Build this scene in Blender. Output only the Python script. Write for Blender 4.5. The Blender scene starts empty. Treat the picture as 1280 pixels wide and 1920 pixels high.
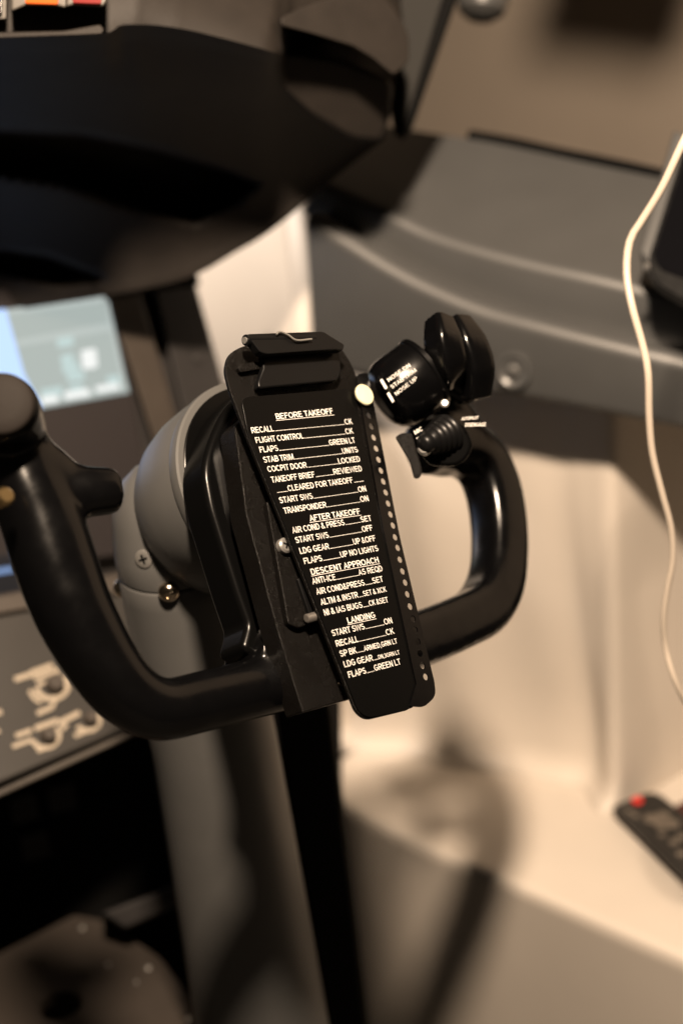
import bpy, bmesh, math, random
from mathutils import Vector, Matrix
random.seed(4)
S = bpy.context.scene
COL = S.collection
R = math.radians
# ------------------------------------------------------------------ camera
YAW, PITCH, ROLL, LENS, F = R(38), R(18), R(5), 45.0, 2400.0
CAM = Vector((0, 0, 1.25))
fwd = Vector((math.sin(YAW)*math.cos(PITCH), math.cos(YAW)*math.cos(PITCH), -math.sin(PITCH)))
r0 = Vector((math.cos(YAW), -math.sin(YAW), 0)); u0 = r0.cross(fwd)
rgt = r0*math.cos(ROLL) - u0*math.sin(ROLL)
upv = u0*math.cos(ROLL) + r0*math.sin(ROLL)
cd = bpy.data.cameras.new('camera'); cam = bpy.data.objects.new('camera', cd); COL.objects.link(cam)
M = Matrix((rgt, upv, -fwd)).transposed().to_4x4(); M.translation = CAM; cam.matrix_world = M
cd.sensor_fit = 'VERTICAL'; cd.sensor_height = 36; cd.sensor_width = 24; cd.lens = LENS
cd.clip_start = 0.02; cd.clip_end = 50
cd.dof.use_dof = True; cd.dof.focus_distance = 0.845; cd.dof.aperture_fstop = 2.5; cd.dof.aperture_blades = 0
S.camera = cam
# ------------------------------------------------------------------ world, lamps, exposure
W = bpy.data.worlds.new('World'); S.world = W; W.use_nodes = True
bg = W.node_tree.nodes['Background']; bg.inputs[0].default_value = (1.0, 0.8, 0.6, 1); bg.inputs[1].default_value = 0.012
def lamp(name, loc, power, col, rad):
    l = bpy.data.lights.new(name, 'POINT'); l.energy = power; l.color = col; l.shadow_soft_size = rad
    o = bpy.data.objects.new(name, l); COL.objects.link(o); o.location = loc; return o
lamp('dome_lamp', (0.13, 0.06, 2.05), 205, (1.0, 0.775, 0.57), 0.06)
def spot(name, loc, aim, power, col, rad, cone, blend):
    l = bpy.data.lights.new(name, 'SPOT'); l.energy = power; l.color = col; l.shadow_soft_size = rad; l.spot_size = R(cone); l.spot_blend = blend
    o = bpy.data.objects.new(name, l); COL.objects.link(o); o.location = loc
    o.rotation_euler = (Vector(aim)-Vector(loc)).to_track_quat('-Z', 'Y').to_euler(); return o
spot('wall_fill_spot', (0.38, 1.62, 1.55), (0.90, 1.36, 1.0), 38, (1.0, 0.84, 0.70), 0.03, 40, 0.6)  # added fill spot without a fixture, brightens the forward white wall
S.view_settings.view_transform = 'Standard'; S.view_settings.look = 'None'; S.view_settings.exposure = 0.2
S.cycles.use_denoising = True
S.cycles.max_bounces = 8; S.cycles.use_adaptive_sampling = False
try: S.cycles.sampling_pattern = 'BLUE_NOISE'
except Exception: pass
# ------------------------------------------------------------------ helpers
def ray(px, py): return rgt*((px-640)/F) + upv*((960-py)/F) + fwd
def at(px, py, d): return CAM + ray(px, py)*d
def onp(px, py, P, N):
    r = ray(px, py); return CAM + r*((P-CAM).dot(N)/r.dot(N))
def onX(px, py, X): return onp(px, py, Vector((X, 0, 0)), Vector((1, 0, 0)))
def onZ(px, py, Z): return onp(px, py, Vector((0, 0, Z)), Vector((0, 0, 1)))
WA = R(22)
def onW(px, py, X): return onp(px, py, Vector((X, .95, 0)), Vector((-math.cos(WA), -math.sin(WA), 0)))   # cabin side, flaring outwards towards the seats
def sstep(x): x = max(0, min(1, x)); return x*x*(3-2*x)
def depth(p): return (p-CAM).dot(fwd)

def mat(name, base, rough=0.5, metal=0.0, bump=0.0, bscale=400, var=0.0, vscale=30, emit=None, estr=0, coat=0, rvar=0.0, spec=0.5):
    m = bpy.data.materials.new(name); m.use_nodes = True
    nt = m.node_tree; b = nt.nodes['Principled BSDF']; L = nt.links
    b.inputs['Base Color'].default_value = (*base, 1); b.inputs['Roughness'].default_value = rough
    b.inputs['Metallic'].default_value = metal; b.inputs['Specular IOR Level'].default_value = spec
    if coat: b.inputs['Coat Weight'].default_value = coat; b.inputs['Coat Roughness'].default_value = 0.15
    if emit: b.inputs['Emission Color'].default_value = (*emit, 1); b.inputs['Emission Strength'].default_value = estr
    if bump or var or rvar:
        tc = nt.nodes.new('ShaderNodeTexCoord')
    if bump:
        n = nt.nodes.new('ShaderNodeTexNoise'); n.inputs['Scale'].default_value = bscale; n.inputs['Detail'].default_value = 3
        bp = nt.nodes.new('ShaderNodeBump'); bp.inputs['Strength'].default_value = bump; bp.inputs['Distance'].default_value = 0.0006
        L.new(tc.outputs['Object'], n.inputs['Vector']); L.new(n.outputs['Fac'], bp.inputs['Height']); L.new(bp.outputs['Normal'], b.inputs['Normal'])
    if var:
        n = nt.nodes.new('ShaderNodeTexNoise'); n.inputs['Scale'].default_value = vscale; n.inputs['Detail'].default_value = 6
        mr = nt.nodes.new('ShaderNodeMapRange'); mr.inputs['From Min'].default_value = 0.3; mr.inputs['From Max'].default_value = 0.7
        mr.inputs['To Min'].default_value = 1-var; mr.inputs['To Max'].default_value = 1+var
        mx = nt.nodes.new('ShaderNodeMix'); mx.data_type = 'RGBA'; mx.blend_type = 'MULTIPLY'; mx.inputs[0].default_value = 1
        mx.inputs[6].default_value = (*base, 1)
        L.new(tc.outputs['Object'], n.inputs['Vector']); L.new(n.outputs['Fac'], mr.inputs['Value'])
        L.new(mr.outputs['Result'], mx.inputs[7]); L.new(mx.outputs[2], b.inputs['Base Color'])
    if rvar:
        n = nt.nodes.new('ShaderNodeTexNoise'); n.inputs['Scale'].default_value = 60; n.inputs['Detail'].default_value = 8
        mr = nt.nodes.new('ShaderNodeMapRange'); mr.inputs['From Min'].default_value = 0.3; mr.inputs['From Max'].default_value = 0.7
        mr.inputs['To Min'].default_value = max(0.05, rough-rvar); mr.inputs['To Max'].default_value = rough+rvar
        L.new(tc.outputs['Object'], n.inputs['Vector']); L.new(n.outputs['Fac'], mr.inputs['Value']); L.new(mr.outputs['Result'], b.inputs['Roughness'])
    return m
BLACK = mat('black_plastic', (0.004, 0.004, 0.0042), 0.36, bump=0.05, bscale=900, rvar=0.06, spec=.25)
GLOSS = mat('gloss_black', (0.0018, 0.0018, 0.002), 0.2, rvar=0.06, bump=.02, bscale=800, spec=0.45)
ROUGH = mat('rough_black', (0.0045, 0.004, 0.0036), 0.27, bump=1.0, bscale=1600, rvar=0.1, spec=0.13)
CARD = mat('card_black', (0.0022, 0.0022, 0.0022), 0.25, bump=0.03, bscale=700, spec=.15)
INK = mat('white_print', (0.74, 0.72, 0.68), 0.6, var=.16, vscale=260)
INK2 = mat('cream_print', (0.62, 0.55, 0.44), 0.6)
CREAM = mat('cream_knob', (0.72, 0.69, 0.48), 0.35, var=0.06, vscale=120)
GREY = mat('grey_enamel', (0.092, 0.092, 0.09), 0.42, bump=0.06, bscale=900, var=0.04)
SIDEGREY = mat('grey_console', (0.070, 0.0715, 0.0715), 0.4, spec=1.0, bump=0.05, bscale=700, var=0.06, vscale=14)
WHITE = mat('white_wall', (0.66, 0.60, 0.53), 0.45, var=0.03, vscale=9)
HOOD = mat('black_hood', (0.018, 0.0148, 0.0125), 0.6, spec=.3, bump=0.6, bscale=700, var=0.15, vscale=40)
DARK = mat('dark_panel', (0.03, 0.028, 0.028), 0.5, bump=0.1, var=0.1)
PANEL = mat('brown_grey_panel', (0.055, 0.045, 0.037), 0.5, bump=0.15, var=0.1)
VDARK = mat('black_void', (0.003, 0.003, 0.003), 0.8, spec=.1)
STEEL = mat('steel', (0.42, 0.41, 0.39), 0.34, metal=.7, rvar=0.06)
BRASS = mat('brassy_steel', (0.6, 0.5, 0.38), 0.2, metal=1, rvar=0.05)
CABLE = mat('cable_white', (0.55, 0.48, 0.40), 0.4)
FLOOR = mat('floor_dark', (0.03, 0.028, 0.025), 0.8)
BOXM = mat('brown_metal', (0.05, 0.042, 0.036), 0.5, spec=.2, var=0.1, vscale=8, rvar=0.1)
ROOM = mat('beige_wall', (0.38, 0.325, 0.27), 0.8, var=0.06, vscale=3)
TABLET = mat('tablet_black', (0.004, 0.004, 0.005), 0.12)
RED = mat('red_button', (0.7, 0.02, 0.012), 0.4, emit=(1, 0.02, 0.01), estr=0.25)
DRED = mat('dark_red', (0.06, 0.008, 0.006), 0.4)
RUBBER = mat('remote_black', (0.016, 0.015, 0.014), 0.55)
KEYS = mat('grey_keys', (0.16, 0.135, 0.11), 0.6)
SCRG = mat('screen_grey', (0.02, 0.02, 0.02), 0.3, emit=(0.36, 0.41, 0.39), estr=1.0)
SCRL = mat('screen_light', (0.02, 0.02, 0.02), 0.3, emit=(0.43, 0.48, 0.46), estr=1.0)
SCRB = mat('screen_blue', (0.02, 0.02, 0.02), 0.3, emit=(0.40, 0.56, 0.88), estr=1.25)
SCRC = mat('screen_cyan', (0.02, 0.02, 0.02), 0.3, emit=(0.46, 0.58, 0.57), estr=1.0)
SCRW = mat('screen_white', (0.02, 0.02, 0.02), 0.3, emit=(0.80, 0.82, 0.80), estr=1.0)
AMBER = mat('amber_lens', (0.25, 0.05, 0.003), 0.35, emit=(0.85, 0.10, 0.003), estr=0.9, spec=.2)
REDL = mat('red_lens', (0.12, 0.004, 0.003), 0.35, emit=(0.34, 0.004, 0.003), estr=0.5, spec=.2)

def link(name, me, m=None, parent=None, smooth=None):
    o = bpy.data.objects.new(name, me); COL.objects.link(o)
    if m: me.materials.append(m)
    if parent: o.parent = parent; o.matrix_parent_inverse = pinv(parent)
    if smooth is not None:
        for p in me.polygons: p.use_smooth = True
        me.set_sharp_from_angle(angle=R(smooth))
    return o
def pinv(p):
    m = Matrix.Translation(p.location)
    if p.parent: return m.inverted() if False else (p.matrix_parent_inverse.inverted() @ Matrix.Identity(4)).inverted() @ Matrix.Identity(4) if False else Matrix.Identity(4)
    return m.inverted()
def thing(name, label, cat, loc=(0, 0, 0), group=None):
    o = bpy.data.objects.new(name, None); COL.objects.link(o); o.location = loc; o.empty_display_size = 0.02
    o['label'] = label; o['category'] = cat
    if group: o['group'] = group
    return o
def tag(o, label=None, cat=None, group=None, kind=None):
    if label: o['label'] = label
    if cat: o['category'] = cat
    if group: o['group'] = group
    if kind: o['kind'] = kind
    return o
def mesh(name, vs, fs):
    me = bpy.data.meshes.new(name); me.from_pydata([tuple(v) for v in vs], [], fs)
    bm = bmesh.new(); bm.from_mesh(me); bmesh.ops.recalc_face_normals(bm, faces=bm.faces); bm.to_mesh(me); bm.free()
    return me
def bevel(o, w, seg=3, ang=30):
    b = o.modifiers.new('bevel', 'BEVEL'); b.width = w; b.segments = seg; b.limit_method = 'ANGLE'; b.angle_limit = R(ang)
    for p in o.data.polygons: p.use_smooth = True
    b.harden_normals = True
    return o
def catmull(pts, n):
    pts = [Vector(p) if len(p) > 2 else Vector((p[0], p[1], 0)) for p in pts]
    P = [pts[0]*2-pts[1]] + pts + [pts[-1]*2-pts[-2]]
    seg = [(P[i+2]-P[i+1]).length for i in range(len(pts)-1)]; tot = sum(seg); out = []
    for k in range(n):
        s = tot*k/(n-1); i = 0
        while i < len(seg)-1 and s > seg[i]: s -= seg[i]; i += 1
        t = min(1, s/max(seg[i], 1e-9)); a, b, c, d = P[i:i+4]
        out.append(0.5*((2*b)+(c-a)*t+(2*a-5*b+4*c-d)*t*t+(3*b-a-3*c+d)*t**3))
    return out
def loft(name, rows, m, parent=None, close=False, caps=False, smooth=40):
    n = len(rows[0]); vs = [v for r in rows for v in r]; fs = []
    k = len(rows)
    for i in range(k if close else k-1):
        a, b = i*n, ((i+1) % k)*n
        for j in range(n-1): fs.append((a+j, a+j+1, b+j+1, b+j))
    if caps:
        fs.append([i*n for i in range(k)]); fs.append([i*n+n-1 for i in range(k)][::-1])
    return link(name, mesh(name, vs, fs), m, parent, smooth)
def prism_me(front, back, name='prism'):
    n = len(front)
    fs = [list(range(n)), list(range(2*n-1, n-1, -1))] + [(i, (i+1) % n, n+(i+1) % n, n+i) for i in range(n)]
    return mesh(name, list(front)+list(back), fs)
def rounded(poly, rads, seg=5):
    """round the corners of a 2-D pixel polygon"""
    out = []; n = len(poly)
    for i, p in enumerate(poly):
        r = rads[i] if isinstance(rads, (list, tuple)) else rads
        p = Vector(p); a = Vector(poly[i-1])-p; b = Vector(poly[(i+1) % n])-p
        if r <= 0: out.append(tuple(p)); continue
        r = min(r, a.length*.48, b.length*.48); p0 = p+a.normalized()*r; p1 = p+b.normalized()*r
        for k in range(seg+1):
            t = k/seg; out.append(tuple(p0*(1-t)**2+p*2*t*(1-t)+p1*t*t))
    return out
def basis(axis):
    a = Vector(axis).normalized(); t = Vector((0, 0, 1)) if abs(a.z) < 0.9 else Vector((1, 0, 0))
    x = t.cross(a).normalized(); return x, a.cross(x), a
def lathe_me(prof, P, axis, seg=40, name='lathe'):
    x, y, a = basis(axis); vs = []; fs = []
    for r, h in prof:
        for k in range(seg):
            t = 2*math.pi*k/seg; vs.append(P+a*h+(x*math.cos(t)+y*math.sin(t))*max(r, 1e-5))
    for i in range(len(prof)-1):
        for k in range(seg): fs.append((i*seg+k, i*seg+(k+1) % seg, (i+1)*seg+(k+1) % seg, (i+1)*seg+k))
    fs.append(list(range(seg))); fs.append(list(range((len(prof)-1)*seg, len(prof)*seg)))
    return mesh(name, vs, fs)
def lathe(name, prof, P, axis, m, parent=None, seg=40, smooth=35):
    return link(name, lathe_me(prof, P, axis, seg, name), m, parent, smooth)
def tube_geo(path, radii, ref=None, seg=20, e=2.0, asp=1.0):
    """swept superellipse tube: returns verts, faces"""
    vs = []; fs = []; n = len(path); nx = None
    for i, p in enumerate(path):
        t = (path[min(i+1, n-1)]-path[max(i-1, 0)]).normalized()
        if ref is not None: y = (ref-t*ref.dot(t)).normalized()
        else:
            if nx is None: nx = basis(t)[0]
            y = (nx-t*nx.dot(t)).normalized(); nx = y
        x = y.cross(t); r = radii[i] if isinstance(radii, (list, tuple)) else radii
        for k in range(seg):
            a = 2*math.pi*k/seg; c, s = math.cos(a), math.sin(a)
            c = math.copysign(abs(c)**(2/e), c); s = math.copysign(abs(s)**(2/e), s)
            vs.append(p+x*(r*c)+y*(r*asp*s))
    for i in range(n-1):
        for k in range(seg): fs.append((i*seg+k, i*seg+(k+1) % seg, (i+1)*seg+(k+1) % seg, (i+1)*seg+k))
    fs.append(list(range(seg))); fs.append(list(range((n-1)*seg, n*seg)))
    return vs, fs
def tube(name, path, radii, m, parent=None, ref=None, seg=16, e=2.0, asp=1.0):
    return link(name, mesh(name, *tube_geo(path, radii, ref, seg, e, asp)), m, parent, 50)
def interp(vals, n):
    out = []
    for k in range(n):
        s = (len(vals)-1)*k/(n-1); i = min(int(s), len(vals)-2); out.append(vals[i]*(1-s+i)+vals[i+1]*(s-i))
    return out
def union(name, geos, m, parent, voxel=0.0022, smooth=6):
    """fuse closed shapes into one continuous skin"""
    vs = []; fs = []
    for v, f in geos:
        b = len(vs); vs += list(v); fs += [[b+i for i in q] for q in f]
    me = mesh(name, vs, fs); o = bpy.data.objects.new(name, me); COL.objects.link(o)
    rm = o.modifiers.new('r', 'REMESH'); rm.mode = 'VOXEL'; rm.voxel_size = voxel
    sm = o.modifiers.new('s', 'SMOOTH'); sm.iterations = smooth; sm.factor = 0.5
    dg = bpy.context.evaluated_depsgraph_get(); me2 = bpy.data.meshes.new_from_object(o.evaluated_get(dg))
    bpy.data.objects.remove(o); bpy.data.meshes.remove(me); me2.name = name
    o = link(name, me2, m, parent)
    for p in me2.polygons: p.use_smooth = True
    return o
def geo(me):
    g = ([v.co.copy() for v in me.vertices], [list(p.vertices) for p in me.polygons]); return g
def box_me(c, ax, ay, az, sx, sy, sz):
    f = [c+ax*(sx*i)+ay*(sy*j)+az*sz for i, j in ((-1, -1), (1, -1), (1, 1), (-1, 1))]
    b = [c+ax*(sx*i)+ay*(sy*j)-az*sz for i, j in ((-1, -1), (1, -1), (1, 1), (-1, 1))]
    return prism_me(f, b)
def _arc(cx, cy, rx, ry, a0, a1, n=10):
    return [(cx+rx*math.cos(R(a0+(a1-a0)*k/n)), cy+ry*math.sin(R(a0+(a1-a0)*k/n))) for k in range(n+1)]
b_, t_ = .07, .93
GL = {
 'A': (.95, [[(.09, 0), (.475, .97), (.86, 0)], [(.23, .33), (.72, .33)]]),
 'B': (.93, [[(.17, 0), (.17, 1)], [(.17, t_), (.5, t_)]+_arc(.55, .725, .21, .205, 90, -90)+[(.17, .52)], [(.17, .52), (.55, .52)]+_arc(.58, .295, .24, .225, 90, -90)+[(.17, b_)]]),
 'C': (1.0, [_arc(.53, .5, .38, .43, 42, 318, 20)]),
 'D': (1.0, [[(.18, 0), (.18, 1)], [(.18, t_), (.48, t_)]+_arc(.48, .5, .36, .43, 90, -90, 16)+[(.18, b_)]]),
 'E': (.93, [[(.18, 0), (.18, 1)], [(.18, t_), (.84, t_)], [(.18, .53), (.79, .53)], [(.18, b_), (.86, b_)]]),
 'F': (.86, [[(.18, 0), (.18, 1)], [(.18, t_), (.81, t_)], [(.18, .52), (.73, .52)]]),
 'G': (1.09, [_arc(.55, .5, .40, .43, 45, 330, 20)+[(.93, .25), (.93, .46), (.56, .46)]]),
 'H': (1.0, [[(.18, 0), (.18, 1)], [(.82, 0), (.82, 1)], [(.18, .53), (.82, .53)]]),
 'I': (.40, [[(.2, 0), (.2, 1)]]),
 'K': (.95, [[(.18, 0), (.18, 1)], [(.18, .33), (.83, 1)], [(.42, .58), (.87, 0)]]),
 'L': (.80, [[(.17, 1), (.17, b_), (.77, b_)]]),
 'M': (1.16, [[(.17, 0), (.17, 1)], [(.21, 1), (.58, .06), (.95, 1)], [(.99, 0), (.99, 1)]]),
 'N': (1.0, [[(.18, 0), (.18, 1)], [(.20, .97), (.80, .03)], [(.82, 0), (.82, 1)]]),
 'O': (1.09, [_arc(.545, .5, .42, .43, 0, 360, 28)]),
 'P': (.93, [[(.18, 0), (.18, 1)], [(.18, t_), (.55, t_)]+_arc(.58, .69, .23, .24, 90, -90)+[(.18, .45)]]),
 'Q': (1.09, [_arc(.545, .5, .42, .43, 0, 360, 28), [(.56, .30), (1.02, -.10)]]),
 'R': (1.0, [[(.18, 0), (.18, 1)], [(.18, t_), (.58, t_)]+_arc(.6, .705, .25, .225, 90, -90)+[(.18, .48)], [(.52, .46), (.90, 0)]]),
 'S': (.93, [_arc(.465, .725, .30, .205, 30, 270, 14)+_arc(.465, .295, .33, .225, 90, -155, 14)]),
 'T': (.86, [[(.03, t_), (.83, t_)], [(.43, 0), (.43, .93)]]),
 'U': (1.0, [[(.18, 1), (.18, .37)]+_arc(.5, .37, .32, .30, 180, 360, 14)+[(.82, 1)]]),
 'V': (.93, [[(.08, 1), (.465, .03), (.85, 1)]]),
 'W': (1.32, [[(.08, 1), (.35, .04), (.66, .93), (.97, .04), (1.24, 1)]]),
 'X': (.93, [[(.10, 0), (.83, 1)], [(.10, 1), (.83, 0)]]),
 'Y': (.93, [[(.08, 1), (.465, .44), (.85, 1)], [(.465, 0), (.465, .44)]]),
 '&': (.95, [[(.90, .02), (.34, .68)]+_arc(.42, .79, .15, .145, 205, -40, 12)+[(.26, .42)]+_arc(.36, .26, .25, .20, 130, 330, 14)+[(.74, .40)]]),
 '3': (.80, [_arc(.38, .735, .25, .2, 165, -90, 12)+_arc(.38, .29, .29, .235, 90, -165, 14)]),
 '/': (.42, [[(.04, 0), (.38, 1)]]),
 '-': (.46, [[(.06, .37), (.42, .37)]]), ',': (.36, [[(.2, .12), (.14, -.16)]]), '.': (.36, [[(.18, 0), (.18, .14)]]), ' ': (.36, []),
}
def glyphs(s, bold):
    """outline ribbons of the stroke letters, cap height 1; every stroke carries its own tiny lift"""
    V, F_ = [], []; x = 0; lift = 0
    hx, hy = .092+bold, .066+bold*.6
    for ch in s:
        w, st = GL[ch]
        for p in st:
            lift = (lift+1) % 4; n = len(p); closed = (abs(p[0][0]-p[-1][0])+abs(p[0][1]-p[-1][1])) < 1e-6; b = len(V)
            for i in range(n):
                d0 = None; d1 = None
                if i > 0 or closed: a, c = (p[i-1] if i > 0 else p[-2]), p[i]; d0 = Vector((c[0]-a[0], c[1]-a[1])).normalized()
                if i < n-1 or closed: a, c = p[i], (p[i+1] if i < n-1 else p[1]); d1 = Vector((c[0]-a[0], c[1]-a[1])).normalized()
                d0 = d0 or d1; d1 = d1 or d0
                m0 = Vector((-d0.y, d0.x)); m1 = Vector((-d1.y, d1.x)); m = (m0+m1)
                m = m.normalized() if m.length > 1e-4 else m0
                k = min(1/max(m.dot(m0), .3), 2.0); ox, oy = m.x*hx*k, m.y*hy*k
                V.append((x+p[i][0]+ox, p[i][1]+oy, lift)); V.append((x+p[i][0]-ox, p[i][1]-oy, lift))
            for i in range(n-1): F_.append([b+2*i, b+2*i+1, b+2*i+3, b+2*i+2])
        x += w
    return V, F_
def text_geo(out, s, A, B, up, bold=0.0, lift=4e-6):
    """string s set from baseline point A to B; up = cap height vector"""
    v, f = glyphs(s, bold); x0 = min(q[0] for q in v); x1 = max(q[0] for q in v)
    b = len(out[0]); nn = (B-A).cross(up).normalized()
    for x, y, l in v: out[0].append(A+(B-A)*((x-x0)/(x1-x0))+up*y+nn*(l*lift))
    out[1].extend([[b+i for i in q] for q in f])
def quad_geo(out, A, B, up):
    b = len(out[0]); out[0].extend([A, B, B+up, A+up]); out[1].append([b, b+1, b+2, b+3])
def flat_mesh(name, out, m, parent):
    me = bpy.data.meshes.new(name); me.from_pydata([tuple(v) for v in out[0]], [], out[1]); return link(name, me, m, parent)

# ------------------------------------------------------------------ setting: floor, walls, ledge
fl = [Vector((-2, -1, 0)), Vector((3.2, -1, 0)), Vector((3.2, 4, 0)), Vector((-2, 4, 0))]
tag(link('floor', mesh('floor', fl, [(0, 1, 2, 3)]), FLOOR), kind='structure')
# lower cabin wall, facing left; bends away where it passes the bend line
WX = 1.02
def wy(px): return onX(px, 1150, WX).y
kc = onp(1150, 1150, Vector((0, .855, 0)), Vector((0, 1, 0)))   # corner where the wall steps back beside the seat
wprof = [(2.6, .90), (1.6, .90), (1.26, .905), (1.2, .905), (1.1, .95), (1.0, .992), (.93, 1.03), (.89, kc.x-.008), (.862, kc.x+.002), (.856, kc.x+.006), (.853, kc.x+.03), (.850, kc.x+.12), (.848, kc.x+.25)]
wpts = [(p.x, p.y) for p in catmull([(a, b) for a, b in wprof], 240)]
wpts = [(a, b+(.006*math.sin(2*math.pi*(a-.86)/.13+.967)*sstep((a-.862)/.03)*sstep((1.22-a)/.05) if .86 < a < 1.22 else 0)) for a, b in wpts]   # shallow moulded flutes
vs = []; fs = []
for z, dx in ((.428, -.030), (.434, -.018), (.441, -.010), (.45, -.004), (.465, 0), (.54, 0), (.65, 0), (.8, 0), (.9, 0), (1.0, 0)):
    for y, x in wpts:
        dx2 = dx+.04*sstep((.78-z)/.28)*sstep((y-.86)/.06) if y < 1.24 else dx
        vs.append(Vector((x+dx2, y, 1.3 if (z == 1.0 and y > 1.172) else z)))
n = len(wpts)
for i in range(9):
    for j in range(n-1): fs.append((i*n+j, i*n+j+1, (i+1)*n+j+1, (i+1)*n+j))
wl = link('wall', mesh('wall', vs, fs), WHITE, None, 60); tag(wl, 'white lower cabin wall under the grey side console', kind='structure')
sd = wl.modifiers.new('s', 'SOLIDIFY'); sd.thickness = 0.02; sd.offset = 1
# ledge with white top, under the remote
LZ = 0.43
edge = [onZ(x, y, LZ) for x, y in [(560, 1462), (700, 1540), (870, 1618), (980, 1663), (1130, 1730), (1280, 1795), (1500, 1885)]]

edge = catmull(edge, 30)
rows = []
for dz, dx in ((-LZ, 0.03), (-0.02, 0.002), (-0.006, 0.0), (-0.001, 0.004), (0.0, 0.012), (0.0, 0.2), (0.0, 0.7)):
    rows.append([Vector((e.x+dx, e.y, LZ+dz)) for e in edge])
ld = loft('ledge', rows, WHITE, smooth=60); tag(ld, 'white ledge along the foot of the cabin wall', kind='structure')
# room wall beyond the side window
rw = [Vector((2.1, -0.5, 0.9)), Vector((2.1, 3.5, 0.9)), Vector((2.1, 3.5, 2.9)), Vector((2.1, -0.5, 2.9))]
rwb = [v+Vector((0.05, 0, 0)) for v in rw]
tag(link('room_wall', prism_me(rw, rwb), ROOM), 'beige room wall beyond the side window', kind='structure')
# ------------------------------------------------------------------ grey side console
t = thing('side_console', 'grey moulded side console with two rounded edges under the window', 'side console', onX(800, 540, .93))
N = 48
def rowX(pts, X): return [onW(p.x, p.y, X) for p in catmull(pts, N)]
E = rowX([(650, 222), (780, 246), (900, 264), (1000, 284), (1100, 306), (1240, 335), (1450, 380)], 1.12)
D = rowX([(585, 352), (660, 385), (720, 410), (800, 448), (900, 480), (1000, 506), (1100, 528), (1200, 552), (1450, 612)], .95)
C_ = rowX([(572, 400), (640, 444), (720, 494), (800, 537), (900, 578), (1000, 606), (1100, 632), (1280, 676), (1450, 716)], .945)
Bq = rowX([(574, 416), (640, 458), (720, 508), (800, 550), (900, 591), (1000, 619), (1100, 645), (1280, 689), (1450, 729)], .915)
A = rowX([(590, 690), (700, 712), (800, 722), (913, 738), (1020, 757), (1120, 776), (1280, 808), (1450, 845)], .92)
def sh(row, dx, dz): return [v+Vector((dx, 0, dz)) for v in row]
def arc_rows(row, r, a0=95, a1=190, n=7):
    """rounded edge: quarter turn from the top surface to the face, the row being its outermost line"""
    return [[v+Vector((r+r*math.cos(R(a0+(a1-a0)*k/n)), 0, r*math.sin(R(a0+(a1-a0)*k/n))-r*.3)) for v in row] for k in range(n+1)]
top = loft('top_cover', [sh(E, .0, -.03), E]+arc_rows(D, .014)+[sh(C_, -.002, .004), C_, sh(C_, .06, -.002)], SIDEGREY, t, close=True, caps=True, smooth=60)
low = loft('front_face', [sh(C_, .05, -.004), sh(Bq, .028, .006)]+arc_rows(Bq, .014)+[sh(A, 0, .01), sh(A, .003, .002), sh(A, .01, 0), sh(A, .12, -.0)], SIDEGREY, t, close=True, caps=True, smooth=60)
P = onW(962, 695, .915)
lathe('screw_cup', [(.019, .0), (.019, .002), (.016, .0025), (.012, .0), (.011, -.001)], P, (-math.cos(WA), -math.sin(WA), 0), SIDEGREY, t)
lathe('screw', [(.0065, 0), (.0065, .003), (.004, .0045), (0, .0045)], P, (-math.cos(WA), -math.sin(WA), 0), GREY, t)
# window seal
sl = catmull([(880, 258), (960, 272), (1050, 292), (1150, 312), (1260, 336), (1400, 365)], 20)
t = thing('window_seal', 'thin black rubber seal along the bottom of the side window', 'seal', onX(1000, 282, 1.1))
tube('strip', [onW(p.x, p.y, 1.13) for p in sl], .0085, VDARK, t)
# window post + black edge strip
t = thing('window_post', 'slanting grey window post behind the right end of the hood', 'window post', at(800, 120, 1.3))
q = [(742, 262), (762, 248), (836, 0), (860, -80), (760, -80), (700, 60)]
bevel(link('post', prism_me([at(x, y, 1.30) for x, y in q], [at(x, y, 1.42) for x, y in q]), mat('post_grey', (.03, .0295, .028), .7, spec=.05), t), .008)
q = [(748, 268), (771, 244), (856, 0), (884, -80), (856, -80), (828, 0)]
bevel(link('edge_strip', prism_me([at(x, y, 1.27) for x, y in q], [at(x, y, 1.36) for x, y in q]), VDARK, t), .004)
LP = Vector((0.13, 0.06, 2.05))
def toward(px, py, X):   # where the line from the dome lamp to a spot on the room wall crosses the window plane
    w = onX(px, py, 2.1); k = (X-LP.x)/(w.x-LP.x); return LP+(w-LP)*k
q = [(985, 104), (1252, 142), (1300, 60), (1350, -160), (1050, -170)]
bevel(link('shadow_slab', prism_me([toward(x, y, 1.04) for x, y in q], [toward(x, y, 1.07) for x, y in q]), DARK, t), .004)  # unseen slab, added and shaped to cast the dark patch on the room wall
t = thing('assist_grip', 'grey rounded grip end hanging at the top edge above the window', 'grip', at(908, -20, 1.15))
o = lathe('knob', [(0, -.042), (.017, -.040), (.027, -.032), (.0305, -.02), (.0305, .014), (.025, .042), (.02, .07), (.02, .09)], at(908, -30, 1.5), upv+rgt*.12, SIDEGREY, t)

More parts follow.
